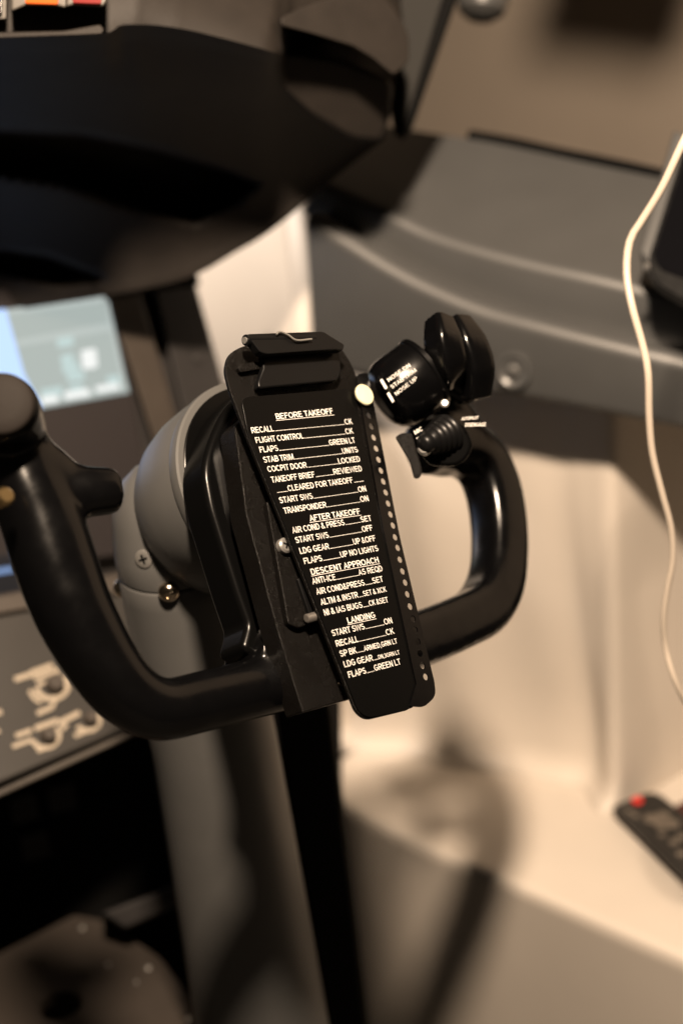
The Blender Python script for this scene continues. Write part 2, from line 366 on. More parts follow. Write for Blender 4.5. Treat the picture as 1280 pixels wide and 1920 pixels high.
# ------------------------------------------------------------------ tablet, cable, remote
t = thing('tablet', 'black glossy tablet with rounded corner mounted at the right edge above the side console', 'tablet', at(1260, 480, 1.0))
tn = (-fwd*0.86-rgt*0.3+upv*0.35).normalized(); print('CON', depth(onW(1250, 560, .93)), depth(onW(1220, 480, .97)))
tp = at(1240, 480, 1.175)
q = rounded([(1284, 262), (1214, 486), (1224, 528), (1300, 574), (1480, 600), (1500, 300)], [4, 12, 24, 20, 10, 10], 6)
f_ = [onp(x, y, tp, tn) for x, y in q]
bevel(link('case', prism_me(f_, [v-tn*.016 for v in f_]), BLACK, t), .004)
q = rounded([(1292, 262), (1223, 478), (1236, 506), (1300, 528), (1480, 560), (1490, 310)], [4, 10, 14, 20, 10, 10], 6)
f_ = [onp(x, y, tp+tn*.0012, tn) for x, y in q]
bevel(link('glass', prism_me(f_, [v-tn*.003 for v in f_]), TABLET, t), .0008)
lathe('side_key', [(.0035, 0), (.0035, .003), (0, .0045)], at(1214, 500, 1.175), -rgt-fwd*.3, STEEL, t, 16)
q = [(1262, 240), (1196, 470), (1230, 520), (1300, 260)]
bevel(link('holder_arm', prism_me([onp(x, y, tp-tn*.018, tn) for x, y in q], [onp(x, y, tp-tn*.018, tn)-tn*.03 for x, y in q]), SIDEGREY, t), .004)
cp = [(1560, -420, 1.02), (1450, -120, .97), (1380, 60, .94), (1330, 170, .93), (1282, 262, .93), (1241, 350, .94), (1205, 410, .95), (1180, 452, .955), (1174, 512, .955), (1184, 575, .95), (1204, 648, .95), (1214, 700, .95), (1216, 780, .96), (1222, 850, .97), (1240, 925, .98), (1257, 990, .99), (1260, 1050, 1.0), (1250, 1105, 1.01), (1243, 1160, 1.02), (1247, 1215, 1.03), (1263, 1272, 1.03), (1290, 1325, 1.04), (1345, 1400, 1.07), (1420, 1480, 1.10), (1520, 1535, 1.12), (1640, 1560, 1.12)]
cab = tube('charging_cable', catmull([at(*c) for c in cp], 140), interp([.0030, .0030, .0030, .0030, .0026, .0024, .0023, .0023], 140), CABLE, None, seg=14)
tag(cab, 'pale charging cable hanging in a loose curve down the right side', 'cable')
t = thing('remote_control', 'black remote control with a red power button lying on the white ledge', 'remote control', onZ(1200, 1540, LZ))
q = rounded([(1143, 1512), (1226, 1480), (1420, 1634), (1330, 1696)], [14, 22, 20, 20], 6)
f_ = [onZ(x, y, LZ+.020) for x, y in q]; b_ = [onZ(x, y+6, LZ+.002) for x, y in q]
bevel(link('body', prism_me(f_, b_), RUBBER, t), .005)
def zdisc(name, x, y, r, m, h=.0016):
    return lathe(name, [(r, -.001), (r, h*.6), (r*.8, h), (0, h)], onZ(x, y, LZ+.020), (0, 0, 1), m, t, 20)
zdisc('power_button', 1194, 1502, .0062, RED, .003)
for x, y, r in [(1222, 1536, .0095), (1243, 1530, .008), (1258, 1545, .0085), (1240, 1548, .008)]: zdisc('button', x, y, r, KEYS)
for x, y, r in [(1178, 1522, .004), (1190, 1530, .004), (1262, 1580, .005), (1240, 1566, .004), (1276, 1570, .005), (1276, 1602, .005)]: zdisc('button', x, y, r, KEYS)
t = thing('red_case', 'dark red glossy case beside the remote at the right edge', 'case', onZ(1290, 1500, LZ))
q = rounded([(1262, 1512), (1290, 1498), (1400, 1560), (1360, 1590)], 8)
bevel(link('shell', prism_me([onZ(x, y, LZ+.018) for x, y in q], [onZ(x, y, LZ+.001) for x, y in q]), DRED, t), .004)

# ------------------------------------------------------------------ instrument panel and display
PX = Vector((1, 0, 0)); PU = Vector((0, math.sin(R(12)), math.cos(R(12)))); PN = PX.cross(PU)  # faces -y
pp = at(220, 650, 1.42)
def IP(px, py, off=0): return onp(px, py, pp+PN*off, PN)
def iprism(name, q, m, parent, o0, o1, bw=.002, rad=0):
    if rad: q = rounded(q, rad, 4)
    o = link(name, prism_me([IP(x, y, o1) for x, y in q], [IP(x, y, o0) for x, y in q]), m, parent)
    return bevel(o, bw) if bw else o
t = thing('instrument_panel', 'dark instrument panel with brown upright strips right of the display', 'instrument panel', IP(220, 800))
iprism('face', [(-500, 560), (330, 500), (420, 900), (420, 1150), (-500, 1240)], DARK, t, -.06, -.022)
iprism('upright_strip', [(204, 560), (262, 548), (345, 830), (292, 840)], PANEL, t, -.02, .004, .003)
iprism('upright_strip', [(290, 540), (362, 515), (425, 740), (420, 800), (352, 810)], DARK, t, -.02, .0, .003)
iprism('top_rail', [(-500, 560), (366, 500), (376, 535), (-500, 640)], VDARK, t, -.02, .004, .003)
lathe('panel_screw', [(.006, 0), (.006, .002), (.003, .003), (0, .003)], IP(372, 672, .0), PN, DARK, t, 20)
t = thing('display_unit', 'lit cockpit display with grey page and pale blue band at left', 'display', IP(100, 680))
iprism('bezel', [(-460, 520), (208, 548), (250, 742), (300, 1030), (-360, 1130)], mat('bezel_dark', (0.022, 0.018, 0.019), .55, bump=.1), t, -.02, .006, .003)
scr = iprism('screen', [(-420, 640), (194, 555), (243, 736), (-380, 850)], SCRG, t, .0, .008, 0)
iprism('blue_band', [(-420, 636), (11, 579), (46, 702), (80, 765), (-380, 848)], SCRB, scr, .004, .0095, 0)
iprism('light_bar', [(12, 580), (194, 555.5), (196, 565), (15, 590)], SCRL, scr, .004, .0094, 0)
iprism('light_bar', [(29, 638), (207, 605), (210, 620), (32, 650)], SCRL, scr, .004, .0094, 0)
iprism('light_bar', [(196, 556), (204, 568), (240, 728), (234, 735)], SCRL, scr, .004, .0092, 0)
for x, y, w, h in [(122, 641, 15, 9), (126, 673, 12, 9), (132, 690, 15, 9), (142, 706, 16, 8), (97, 735, 20, 8), (143, 728, 13, 7), (212, 712, 12, 8)]:
    q = rounded([(x-w, y-h+w*.17), (x+w, y-h-w*.17), (x+w+2, y+h-w*.17), (x-w+2, y+h+w*.17)], 4, 3)
    iprism('cyan_symbol', q, SCRC, scr, .004, .0098, 0)
for x, y, w, h in [(166, 673, 14, 18), (92, 749, 16, 7), (143, 739, 24, 7), (200, 727, 22, 6)]:
    q = rounded([(x-w, y-h+w*.17), (x+w, y-h-w*.17), (x+w+4, y+h-w*.17), (x-w+4, y+h+w*.17)], 5, 3)
    iprism('white_symbol', q, SCRW, scr, .004, .0101, 0)
t = thing('lower_display', 'lower display with a thin bright blue edge behind the left horn', 'display', IP(-40, 1080))
iprism('bezel', [(-300, 1090), (70, 1030), (90, 1130), (-300, 1200)], mat('lower_bezel', (.012, .014, .02), .4), t, -.01, .012, .003)
iprism('screen', [(-300, 1112), (24, 1062), (27, 1072), (-300, 1128)], mat('screen_dim_blue', (.02, .02, .02), .3, emit=(.2, .33, .6), estr=.8), t, .004, .0135, 0)

# ------------------------------------------------------------------ lower switch panel
QU = Vector((0, math.sin(R(38)), math.cos(R(38)))); QN = PX.cross(QU); qp = at(90, 1320, 1.22)
def QP(px, py, off=0): return onp(px, py, qp+QN*off, QN)
def qprism(name, q, m, parent, o0, o1, bw=.002, rad=0):
    if rad: q = rounded(q, rad, 4)
    o = link(name, prism_me([QP(x, y, o1) for x, y in q], [QP(x, y, o0) for x, y in q]), m, parent)
    return bevel(o, bw) if bw else o
t = thing('switch_panel', 'tilted brown grey control panel with pale dial markings at lower left', 'switch panel', QP(90, 1320))
qprism('plate', [(-300, 1205), (330, 1095), (395, 1300), (-300, 1600)], mat('switch_plate', (0.024, 0.0215, 0.019), .5, bump=.1, var=.08), t, -.03, 0, .004)
qprism('upper_strip', [(-300, 1170), (300, 1060), (330, 1092), (-300, 1206)], PANEL, t, -.02, .006, .003)
qprism('lower_lip', [(-300, 1615), (300, 1345), (302, 1356), (-300, 1632)], mat('lip', (0.09, 0.08, 0.07), .4), t, -.03, .008, .003)
MARK = mat('dial_print', (0.42, 0.36, 0.28), .6)
def arc(px, py, r, a0, a1, w, name='dial_arc'):
    P = QP(px, py, .0006); u = depth(P)/F; out = ([], []); n = 26
    for k in range(n+1):
        a = R(a0+(a1-a0)*k/n); d = PX*math.cos(a)*1.28+QU*math.sin(a)*1.12
        out[0].extend([P+d*((r-w/2)*u), P+d*((r+w/2)*u)])
    for k in range(n): out[1].append([2*k, 2*k+1, 2*k+3, 2*k+2])
    return flat_mesh(name, out, MARK, t)
def mark(x0, y0, x1, y1, w, name='legend'):
    A_, B_ = QP(x0, y0, .0008), QP(x1, y1, .0008); out = ([], []); d = (B_-A_).normalized(); s = QN.cross(d)*(w*.5*depth(A_)/F)
    quad_geo(out, A_-s, B_-s, s*2); return flat_mesh(name, out, MARK, t)
arc(98, 1284, 24, 170, 375, 9); arc(98, 1284, 34, 172, 220, 6); arc(86, 1380, 20, 180, 380, 8); arc(165, 1350, 18, 190, 372, 8)
mark(28, 1274, 60, 1264, 10); mark(58, 1262, 100, 1247, 10); mark(64, 1272, 112, 1256, 9); mark(70, 1284, 118, 1268, 8)
mark(70, 1338, 100, 1325, 9); mark(98, 1326, 104, 1312, 7); mark(30, 1380, 60, 1369, 9); mark(24, 1400, 62, 1386, 8)
mark(66, 1366, 110, 1350, 10); mark(110, 1356, 150, 1336, 10); mark(116, 1368, 126, 1358, 8); mark(70, 1408, 92, 1400, 8); mark(140, 1380, 168, 1368, 8)
mark(-10, 1338, 4, 1334, 10); mark(-14, 1374, 0, 1370, 9)
for x, y, r in [(100, 1285, .0085), (88, 1381, .007), (167, 1350, .006)]:
    lathe('rotary_knob', [(r, 0), (r, .010), (r*.8, .012), (0, .012)], QP(x, y, 0), QN, PANEL, t, 24)
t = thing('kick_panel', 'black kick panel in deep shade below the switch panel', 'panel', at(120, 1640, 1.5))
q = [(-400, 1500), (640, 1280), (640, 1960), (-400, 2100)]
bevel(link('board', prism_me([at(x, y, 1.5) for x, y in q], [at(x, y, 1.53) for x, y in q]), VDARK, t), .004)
q = [(190, 1712), (330, 1660), (352, 1690), (235, 1742)]
bevel(link('cross_bar', prism_me([at(x, y, 1.34) for x, y in q], [at(x, y, 1.49) for x, y in q]), DARK, t), .004)
for x, y in ((40, 1520), (110, 1500), (60, 1590)):
    q = rounded([(x-22, y-20), (x+26, y-34), (x+36, y+14), (x-14, y+28)], 4)
    bevel(link('square_key', prism_me([at(a, b, 1.485) for a, b in q], [at(a, b, 1.5) for a, b in q]), DARK, t), .003)
# pedal box
BZ = .40
t = thing('pedal_box', 'dark brown metal box with a round hole in its top at lower left', 'metal box', onZ(115, 1885, BZ))
qo = [(-160, 1870), (140, 1716), (196, 1726), (300, 1795), (366, 1880), (400, 2060), (-160, 2100)]
def in_top(bm_pts): return [onZ(x, y, BZ) for x, y in bm_pts]
outer = in_top(rounded(qo, [5, 8, 8, 8, 14, 5, 5], 4))
hc = onZ(115, 1885, BZ); hr = .0215
bm = bmesh.new(); vo = [bm.verts.new(v) for v in outer]; vi = [bm.verts.new(hc+Vector((math.cos(a)*hr, math.sin(a)*hr, 0))) for a in [2*math.pi*k/32 for k in range(32)]]
eo = [bm.edges.new((vo[i], vo[(i+1) % len(vo)])) for i in range(len(vo))]; ei = [bm.edges.new((vi[i], vi[(i+1) % 32])) for i in range(32)]
bmesh.ops.triangle_fill(bm, edges=eo+ei, use_beauty=True)
ex = bmesh.ops.extrude_edge_only(bm, edges=eo); bmesh.ops.translate(bm, verts=[g for g in ex['geom'] if isinstance(g, bmesh.types.BMVert)], vec=(0, 0, -.3))
ex = bmesh.ops.extrude_edge_only(bm, edges=ei); bmesh.ops.translate(bm, verts=[g for g in ex['geom'] if isinstance(g, bmesh.types.BMVert)], vec=(0, 0, -.012))
bmesh.ops.recalc_face_normals(bm, faces=bm.faces); me = bpy.data.meshes.new('shell'); bm.to_mesh(me); bm.free()
link('shell', me, BOXM, t, 30)
for x, y, r in [(155, 1741, .0030), (203, 1810, .0026), (278, 1816, .0032), (256, 1843, .0024), (353, 1912, .0034)]:
    lathe('screw', [(r, 0), (r, .001), (r*.6, .0026), (0, .003)], onZ(x, y, BZ), (0, 0, 1), STEEL, t, 14)

# ------------------------------------------------------------------ glareshield
t = thing('glareshield', 'big black padded glareshield hood across the top left', 'glareshield', at(300, 200, 1.1))
N = 40
def rowD(pts, ds, n):
    c = catmull(pts, n); h = interp(ds, n); return [(p.x, p.y, k) for p, k in zip(c, h)]
def interp(vals, n):
    out = []
    for k in range(n):
        a = (len(vals)-1)*k/(n-1); i = min(int(a), len(vals)-2); out.append(vals[i]*(1-a+i)+vals[i+1]*(a-i))
    return out
def pdist(p, poly):
    """signed distance to a pixel polygon, negative inside"""
    d = 1e9; ins = False; n = len(poly)
    for i in range(n):
        a = poly[i]; b = poly[(i+1) % n]; ex_, ey_ = b[0]-a[0], b[1]-a[1]; wx, wy_ = p[0]-a[0], p[1]-a[1]
        k = max(0, min(1, (wx*ex_+wy_*ey_)/(ex_*ex_+ey_*ey_+1e-9))); d = min(d, math.hypot(wx-ex_*k, wy_-ey_*k))
        if (a[1] > p[1]) != (b[1] > p[1]) and p[0] < (b[0]-a[0])*(p[1]-a[1])/(b[1]-a[1])+a[0]: ins = not ins
    return -d if ins else d
NU, NV = 110, 70
l_top = rowD([(-240, -170), (100, -185), (400, -150), (600, -100), (745, -30)], [1.30, 1.30, 1.30], NU)
l_f0 = rowD([(-240, -60), (100, -80), (300, -62), (560, -45), (752, 40)], [1.01, 1.01, 1.02, 1.10, 1.20], NU)
l_f1 = rowD([(-240, 84), (0, 70), (185, 62), (232, 44), (330, 50), (470, 84), (600, 124), (738, 158)], [1.00, 1.00, 1.01, 1.05, 1.20], NU)
l_c = rowD([(-240, 618), (0, 582), (206, 550), (350, 518), (440, 470), (512, 425), (625, 331), (719, 258)], [1.34, 1.34, 1.33, 1.31, 1.29], NU)
slot = [(-300, 250), (0, 243), (156, 250), (300, 280), (420, 316), (482, 344), (440, 380), (368, 415), (250, 384), (120, 342), (0, 324), (-300, 330)]
slot2 = [(-300, 500), (0, 470), (90, 482), (190, 522), (110, 532), (0, 508), (-300, 530)]
def notch(L, k): return [(x, y, d+k*sstep((x-522)/12)) for x, y, d in L]   # the lip steps back behind the grab handle
l_s = rowD([(-240, 84), (0, 72), (185, 64), (330, 64), (470, 92), (600, 124), (738, 158)], [1.00, 1.00, 1.01, 1.05, 1.20], NU)
l_f0, l_f1 = notch(l_f0, .06), notch(l_f1, .07)
rows = [[at(*p) for p in l_top], [at(*p) for p in l_f0]]
for f in (.25, .5, .75, .93): rows.append([at(a[0]*(1-f)+b[0]*f, a[1]*(1-f)+b[1]*f, a[2]*(1-f)+b[2]*f-.004*math.sin(f*math.pi)) for a, b in zip(l_f0, l_f1)])
for v in range(NV+1):
    f = v/NV; row = []
    w = sstep(f/.22)
    for a0_, s0_, b in zip(l_f1, l_s, l_c):
        a = tuple(p*(1-w)+q_*w for p, q_ in zip(a0_, s0_))
        x, y = a[0]*(1-f)+b[0]*f, a[1]*(1-f)+b[1]*f
        d = a[2]+(b[2]-a[2])*(.75*math.sin(f*math.pi/2)+.25*f)+.006*min(1, f*20)
        d += .07*sstep(.5-pdist((x, y), slot)/16)+.05*sstep(.5-pdist((x, y), slot2)/14)
        row.append(at(x, y, d))
    rows.append(row)
rows.append([v+Vector((0, .12, .05)) for v in rows[-1]])
body = loft('hood_body', rows, HOOD, t, smooth=70)
sd = body.modifiers.new('s', 'SOLIDIFY'); sd.thickness = .004; sd.offset = 0
q = rounded([(526, 34), (560, 16), (640, -12), (690, -50), (752, 38), (766, 70), (765, 116), (738, 142), (700, 110), (662, 86), (581, 62), (528, 48)], [4, 0, 0, 20, 22, 14, 10, 10, 0, 0, 0, 4], 4)
hd = link('grab_handle', prism_me([at(x, y, 1.06+.0003*(x-524)) for x, y in q], [at(x, y, 1.16+.0003*(x-524)) for x, y in q]), HOOD, t); bevel(hd, .006)
q = rounded([(536, 96), (640, 112), (735, 152), (732, 216), (716, 264), (660, 260), (580, 214), (498, 140)], 14, 5)
rd = lambda x, y: 1.12+.00025*(x-524)+.00032*(y-110-.22*(x-536))
hd = link('handle_recess', prism_me([at(x, y, rd(x, y)) for x, y in q], [at(x, y, rd(x, y)+.07) for x, y in q]), HOOD, t); bevel(hd, .008, 4)
# warning lights set in the front edge
LB = mat('light_bezel', (0.10, 0.092, 0.08), .5, bump=.1)
def warn(pts, lens, m, lab):
    b = link('warning_light', prism_me([at(x, y, .965) for x, y in pts], [at(x, y, 1.03) for x, y in pts]), LB, t); bevel(b, .002); b['label'] = lab
    f_ = [at(x, y, .961) for x, y in rounded(lens, 3, 3)]
    l = link('lens', prism_me(f_, [at(x, y, .97) for x, y in rounded(lens, 3, 3)]), m, b); bevel(l, .001)
warn([(20, -60), (22, 22), (48, 10), (112, 12), (124, 16), (128, -60)], [(48, -50), (48, 6), (109, 8), (110, -50)], AMBER, 'amber lit warning light')
warn([(128, -60), (124, 14), (134, 10), (192, 13), (200, 4), (200, -60)], [(134, -50), (137, 5), (190, 7), (191, -50)], REDL, 'red lit warning light')
q = rounded([(-60, -60), (-60, 36), (12, 36), (14, -60)], 4)
bevel(link('side_module', prism_me([at(x, y, .97) for x, y in q], [at(x, y, 1.03) for x, y in q]), LB, t), .003)
q = rounded([(-60, -60), (-60, 26), (4, 26), (5, -60)], 4)
bevel(link('module_window', prism_me([at(x, y, .966) for x, y in q], [at(x, y, .975) for x, y in q]), GLOSS, t), .001)
q = rounded([(-60, 62), (-60, 74), (150, 66), (190, 64), (196, 56), (188, 46), (120, 58)], 4)
bevel(link('light_shelf', prism_me([at(x, y, .98) for x, y in q], [at(x, y, 1.03) for x, y in q]), HOOD, t), .003)

# ------------------------------------------------------------------ yoke frame of reference (tilted back 27 deg, as the column leans)
def cam2w(x, y, z): return (rgt*x-upv*y+fwd*z).normalized()
ex = cam2w(2530, -370, 2400); ed = cam2w(.304, 1, -.167); yn = ed.cross(ex)
ed = (ed-ex*ed.dot(ex)).normalized(); yn = ed.cross(ex).normalized()
if yn.dot(fwd) > 0: yn = -yn
YO = at(620, 1010, .845)
def YP(px, py, off=0): return onp(px, py, YO+yn*off, yn)

def yprism_me(q, o0, o1, rad=0, seg=5, ref=None):
    """polygon traced on the plane at offset ref (default front o1), thickness straight back"""
    if rad: q = rounded(q, rad, seg)
    ref = o1 if ref is None else ref
    P = [YP(x, y, ref) for x, y in q]
    return prism_me([p+yn*(o1-ref) for p in P], [p+yn*(o0-ref) for p in P])
def yprism(name, q, m, parent, o0, o1, bw=.001, rad=0, seg=5, ref=None):
    o = link(name, yprism_me(q, o0, o1, rad, seg, ref), m, parent); return bevel(o, bw) if bw else o

# ------------------------------------------------------------------ control column
t = thing('control_column', 'grey control column with a bell shaped head and round screws behind the yoke', 'control column', at(400, 1400, 1.07))
cx = [(318, 862, .966), (326, 1004, .977), (330, 1046, .981), (402, 1390, 1.060), (492, 1920, 1.19), (530, 2140, 1.24)]
def caxis(y):
    for a, b in zip(cx, cx[1:]):
        if y <= b[1] or b is cx[-1]:
            k = (y-a[1])/(b[1]-a[1]); return at(*[a[i]+(b[i]-a[i])*k for i in range(3)])
def crad(y): return interp_r(y)
def interp_r(y):
    T = [(858, .010), (873, .026), (898, .0365), (928, .0425), (958, .0455), (1008, .0462), (1052, .0462)]
    if y <= T[0][0]: return T[0][1]
    for a, b in zip(T, T[1:]):
        if y <= b[0]: return a[1]+(b[1]-a[1])*(y-a[0])/(b[0]-a[0])
    return .0462+(.061-.0462)*(y-1052)/(1920-1052)
ys = [858, 865, 873, 885, 898, 913, 928, 943, 958, 983, 1008, 1033, 1048, 1050.5, 1052]
tube('upper_shell', [caxis(y) for y in ys], [interp_r(y) if y < 1050 else interp_r(y)-(.001 if y < 1051 else .003) for y in ys], GREY, t, seg=64)
ys = [1052.5, 1055, 1059]+list(range(1090, 2160, 60))
tube('column_tube', [caxis(y) for y in ys], [interp_r(y)-(.003 if y < 1053 else .0012 if y < 1056 else .0003) for y in ys], GREY, t, seg=64)
HC = YP(490, 905, -.078)
lathe('bell_head', [(.060, -.004), (.0725, -.004), (.0745, -.002), (.075, .002), (.0755, .02), (.074, .04), (.070, .058), (.062, .075), (.048, .09), (.028, .099), (0, .102)][::1], HC, -yn, GREY, t, 72, 30)
lathe('rim', [(.0752, -.0075), (.0765, -.006), (.0768, .0), (.0755, .004)], HC, -yn, GREY, t, 72, 30)
def proj(p): v = p-CAM; z = v.dot(fwd); return 640+F*v.dot(rgt)/z, 960-F*v.dot(upv)/z
def col_pt(px, py):
    y = py
    for _ in range(8):
        P, d = col_pt0(px, y); y += py-proj(P)[1]
    return P, d
def col_pt0(px, y, extra=0):
    c = caxis(y); u = depth(c)/F; rr = interp_r(y); ax = (caxis(y+20)-caxis(y-20)).normalized()
    cpx = None
    s = (px - (640+F*(c-CAM).dot(rgt)/depth(c)))*u/rr; s = max(-1, min(1, s))
    vx = ax.cross(fwd).normalized(); vx = vx if vx.dot(rgt) > 0 else -vx
    vz = vx.cross(ax).normalized(); vz = vz if vz.dot(fwd) < 0 else -vz
    d = vx*s+vz*math.sqrt(1-s*s); return c+d*(rr+extra), d
P, d = col_pt(284, 1048)
s_ = lathe('screw', [(.0070, -.001), (.0070, .0006), (.006, .0012), (.002, .0010), (0, .0008)], P, d, STEEL, t, 28)
x_, y_, z_ = basis(d)
for a in (20, 110):
    dd = x_*math.cos(R(a))+y_*math.sin(R(a)); link('cross_slot', box_me(P+d*.0009, dd, d.cross(dd), d, .0036, .0007, .0006), VDARK, s_)
for px, y, r in [(325, 1112, .0078), (221, 1103, .0070)]:
    P, d = col_pt(px, y)
    lathe('dome_screw', [(r, -.001), (r, .0012), (r*.88, .003), (r*.6, .0048), (r*.3, .0054), (r*.27, .0046), (0, .0046)], P, d, BRASS, t, 28, 50)

# ------------------------------------------------------------------ control yoke
t = thing('control_yoke', 'black two horned control yoke with a switch pod on its right horn', 'control yoke', YP(540, 1280, -.05))
def arm(pts, hw, off=-.045, n=60, e=2.5, asp=1.0, offs=None):
    c = catmull([(x, y) for x, y in pts], n); h = interp(hw, n); o_ = interp(offs, n) if offs else [off]*n
    P = [YP(p.x, p.y, o) for p, o in zip(c, o_)]
    return tube_geo(P, [k*depth(p)/F for k, p in zip(h, P)], ref=yn, seg=28, e=e, asp=asp)
g = []
g.append(arm([(30, 840), (48, 900), (82, 985), (108, 1065), (140, 1150), (190, 1240), (240, 1300), (300, 1330), (380, 1315), (480, 1290), (560, 1270), (660, 1240), (760, 1210)],
             [66, 72, 76, 75, 72, 67, 61, 58, 57, 56, 56, 55, 54], e=2.3))
g.append(arm([(700, 1226), (790, 1197), (850, 1172), (900, 1145), (928, 1095), (936, 1030), (932, 960), (918, 900), (890, 850), (850, 838)],
             [54, 53, 52, 50, 48, 46, 46, 46, 46, 46], e=4.0))
# stub of the left horn
g.append(arm([(70, 905), (130, 922), (180, 922), (218, 920)], [58, 52, 48, 44], e=2.2, offs=[-.045, -.04, -.036, -.034]))
g.append(arm([(60, 880), (95, 905), (140, 920)], [66, 66, 50], e=2.0, n=20))
# drum of the left horn
c0, c1 = at(4, 760, .722), at(20, 800, .762)
g.append(tube_geo([c0, c0*.5+c1*.5, c1], [.0205, .0215, .0215], seg=28))
g.append(tube_geo([c0*.5+c1*.5, c1, YP(44, 880, -.045), YP(60, 930, -.045)], [.016, .019, .021, .020], seg=28))
# grip head on the right
g.append(arm([(905, 870), (865, 840), (820, 835), (790, 840)], [48, 54, 58, 50], e=2.6, n=24))
g.append(arm([(880, 850), (850, 790), (820, 750)], [50, 46, 40], e=2.2, n=20))
# hub block behind the checklist
hub = [(432, 792), (424, 830), (446, 960), (486, 1095), (503, 1135), (505, 1185), (488, 1222), (560, 1260), (700, 1220), (700, 1000), (660, 770), (560, 735), (470, 745)]
g.append(geo(yprism_me(hub, -.078, -.030, rad=[20, 20, 0, 10, 10, 14, 14, 0, 0, 0, 30, 20, 26])))
web = [(352, 850), (338, 905), (350, 975), (373, 1050), (398, 1130), (419, 1190), (408, 1236), (520, 1290), (620, 1270), (600, 900), (540, 740), (440, 738), (380, 790)]
bevel(link('hub_web', yprism_me(web, -.072, -.042, rad=[30, 30, 20, 0, 0, 10, 16, 0, 0, 0, 30, 20, 30], ref=-.070), CARD, t), .006, 4)
union('yoke_frame', g, GLOSS, t, .0018, 36)
lathe('hub_flange', [(.0712, -.003), (.0712, .0085), (.0705, .009), (0, .009)], HC, yn, CARD, t, 72)
# cap on the drum
ax = (c0-c1).normalized()
lathe('end_cap', [(.0185, -.004), (.0185, .0015), (.0178, .003), (.0165, .0038), (.010, .0046), (0, .005)], c0+ax*.001, ax, mat('cap_matte', (0.016, .0135, .012), .6, bump=.3, bscale=1200, spec=.08), t, 48)
lathe('gold_ferrule', [(.0035, -.002), (.0055, 0), (.0055, .006), (.004, .008), (0, .008)], YP(2, 936, -.018), yn, mat('gold_metal', (.7, .5, .24), .3, metal=1), t, 20)
# trim switch pod
ta = (rgt*.80+upv*.56+fwd*.22).normalized(); pc = at(765, 721, .935)
pod = lathe('trim_pod', [(0, -.0262), (.010, -.0258), (.018, -.0242), (.0235, -.0205), (.0268, -.015), (.0280, -.008), (.0282, .012), (.0275, .0155), (.0255, .017), (0, .017)], pc, ta, GLOSS, t, 64, 28)
lathe('pod_ring', [(.0285, .0115), (.0292, .0125), (.0292, .0155), (.028, .0165)], pc, ta, GLOSS, t, 64, 28)
# lettering wrapped on the pod
def pod_pt(px, py, lift=.0004):
    r = ray(px, py); o_ = CAM-pc; dv = r-ta*r.dot(ta); ov = o_-ta*o_.dot(ta); rr = .0282+lift
    a, b, c = dv.dot(dv), 2*dv.dot(ov), ov.dot(ov)-rr*rr; k = max(0, b*b-4*a*c); return CAM+r*((-b-math.sqrt(k))/(2*a))
def pod_text(out, s, x0, y0, x1, y1, hx, hy):
    tmp = ([], []); text_geo(tmp, s, Vector((x0, y0, 0)), Vector((x1, y1, 0)), Vector((hx, hy, 0)), -.01, 0); b = len(out[0])
    out[0].extend([pod_pt(v.x, v.y) for v in tmp[0]]); out[1].extend([[b+i for i in q] for q in tmp[1]])
pt = ([], [])
pod_text(pt, 'NOSE DN', 729, 716, 770, 687, -4.3, -5.8); pod_text(pt, 'STAB TRIM', 735, 729, 781, 696, -4.3, -5.8); pod_text(pt, 'NOSE UP', 743, 742, 783, 711, -4.3, -5.8)
for x, y in ((719, 722), (732, 747)):
    b = len(pt[0]); pt[0].extend([pod_pt(x+a, y+c) for a, c in ((-7, -9), (-3, -12), (7, 5), (3, 8))]); pt[1].append([b, b+1, b+2, b+3])
flat_mesh('lettering', pt, INK, pod)
# split rocker switch above the pod
def dprism(name, q, m, parent, d0, d1, bw=.002, rad=8):
    q = rounded(q, rad, 4); o = link(name, prism_me([at(x, y, d0) for x, y in q], [at(x, y, d1) for x, y in q]), m, parent); return bevel(o, bw)
def lobe(pts, rad, n=24, e=3.0, asp=1.0):
    c = catmull([at(*p) for p in pts], n); return tube_geo(c, [r*depth(p)/F for r, p in zip(interp(rad, n), c)], ref=(-fwd+rgt*.75).normalized(), seg=32, e=e, asp=asp)
union('trim_rocker', [lobe([(822, 600, .922), (830, 640, .914), (838, 680, .916), (836, 712, .928)], [23, 30, 30, 26], e=5)], GLOSS, t, .0010, 2)
union('trim_rocker', [lobe([(856, 604, .946), (874, 640, .938), (888, 685, .938), (886, 742, .945)], [23, 30, 32, 28], e=5)], GLOSS, t, .0010, 2)
union('rocker_base', [lobe([(785, 690, .945), (830, 700, .945), (875, 735, .95), (884, 752, .95)], [40, 44, 32, 22], e=2.4), lobe([(815, 660, .945), (850, 655, .95), (872, 690, .95)], [30, 30, 30], e=2.4)], GLOSS, t, .0014, 4)
lathe('pod_screw', [(.0032, 0), (.0032, .001), (.002, .002), (0, .002)], at(833, 757, .915), -fwd+upv*.3, STEEL, t, 16)
dprism('switch_face', [(784, 810), (866, 788), (890, 835), (866, 874), (806, 874), (788, 850)], CARD, t, .908, .94, .003, 22)
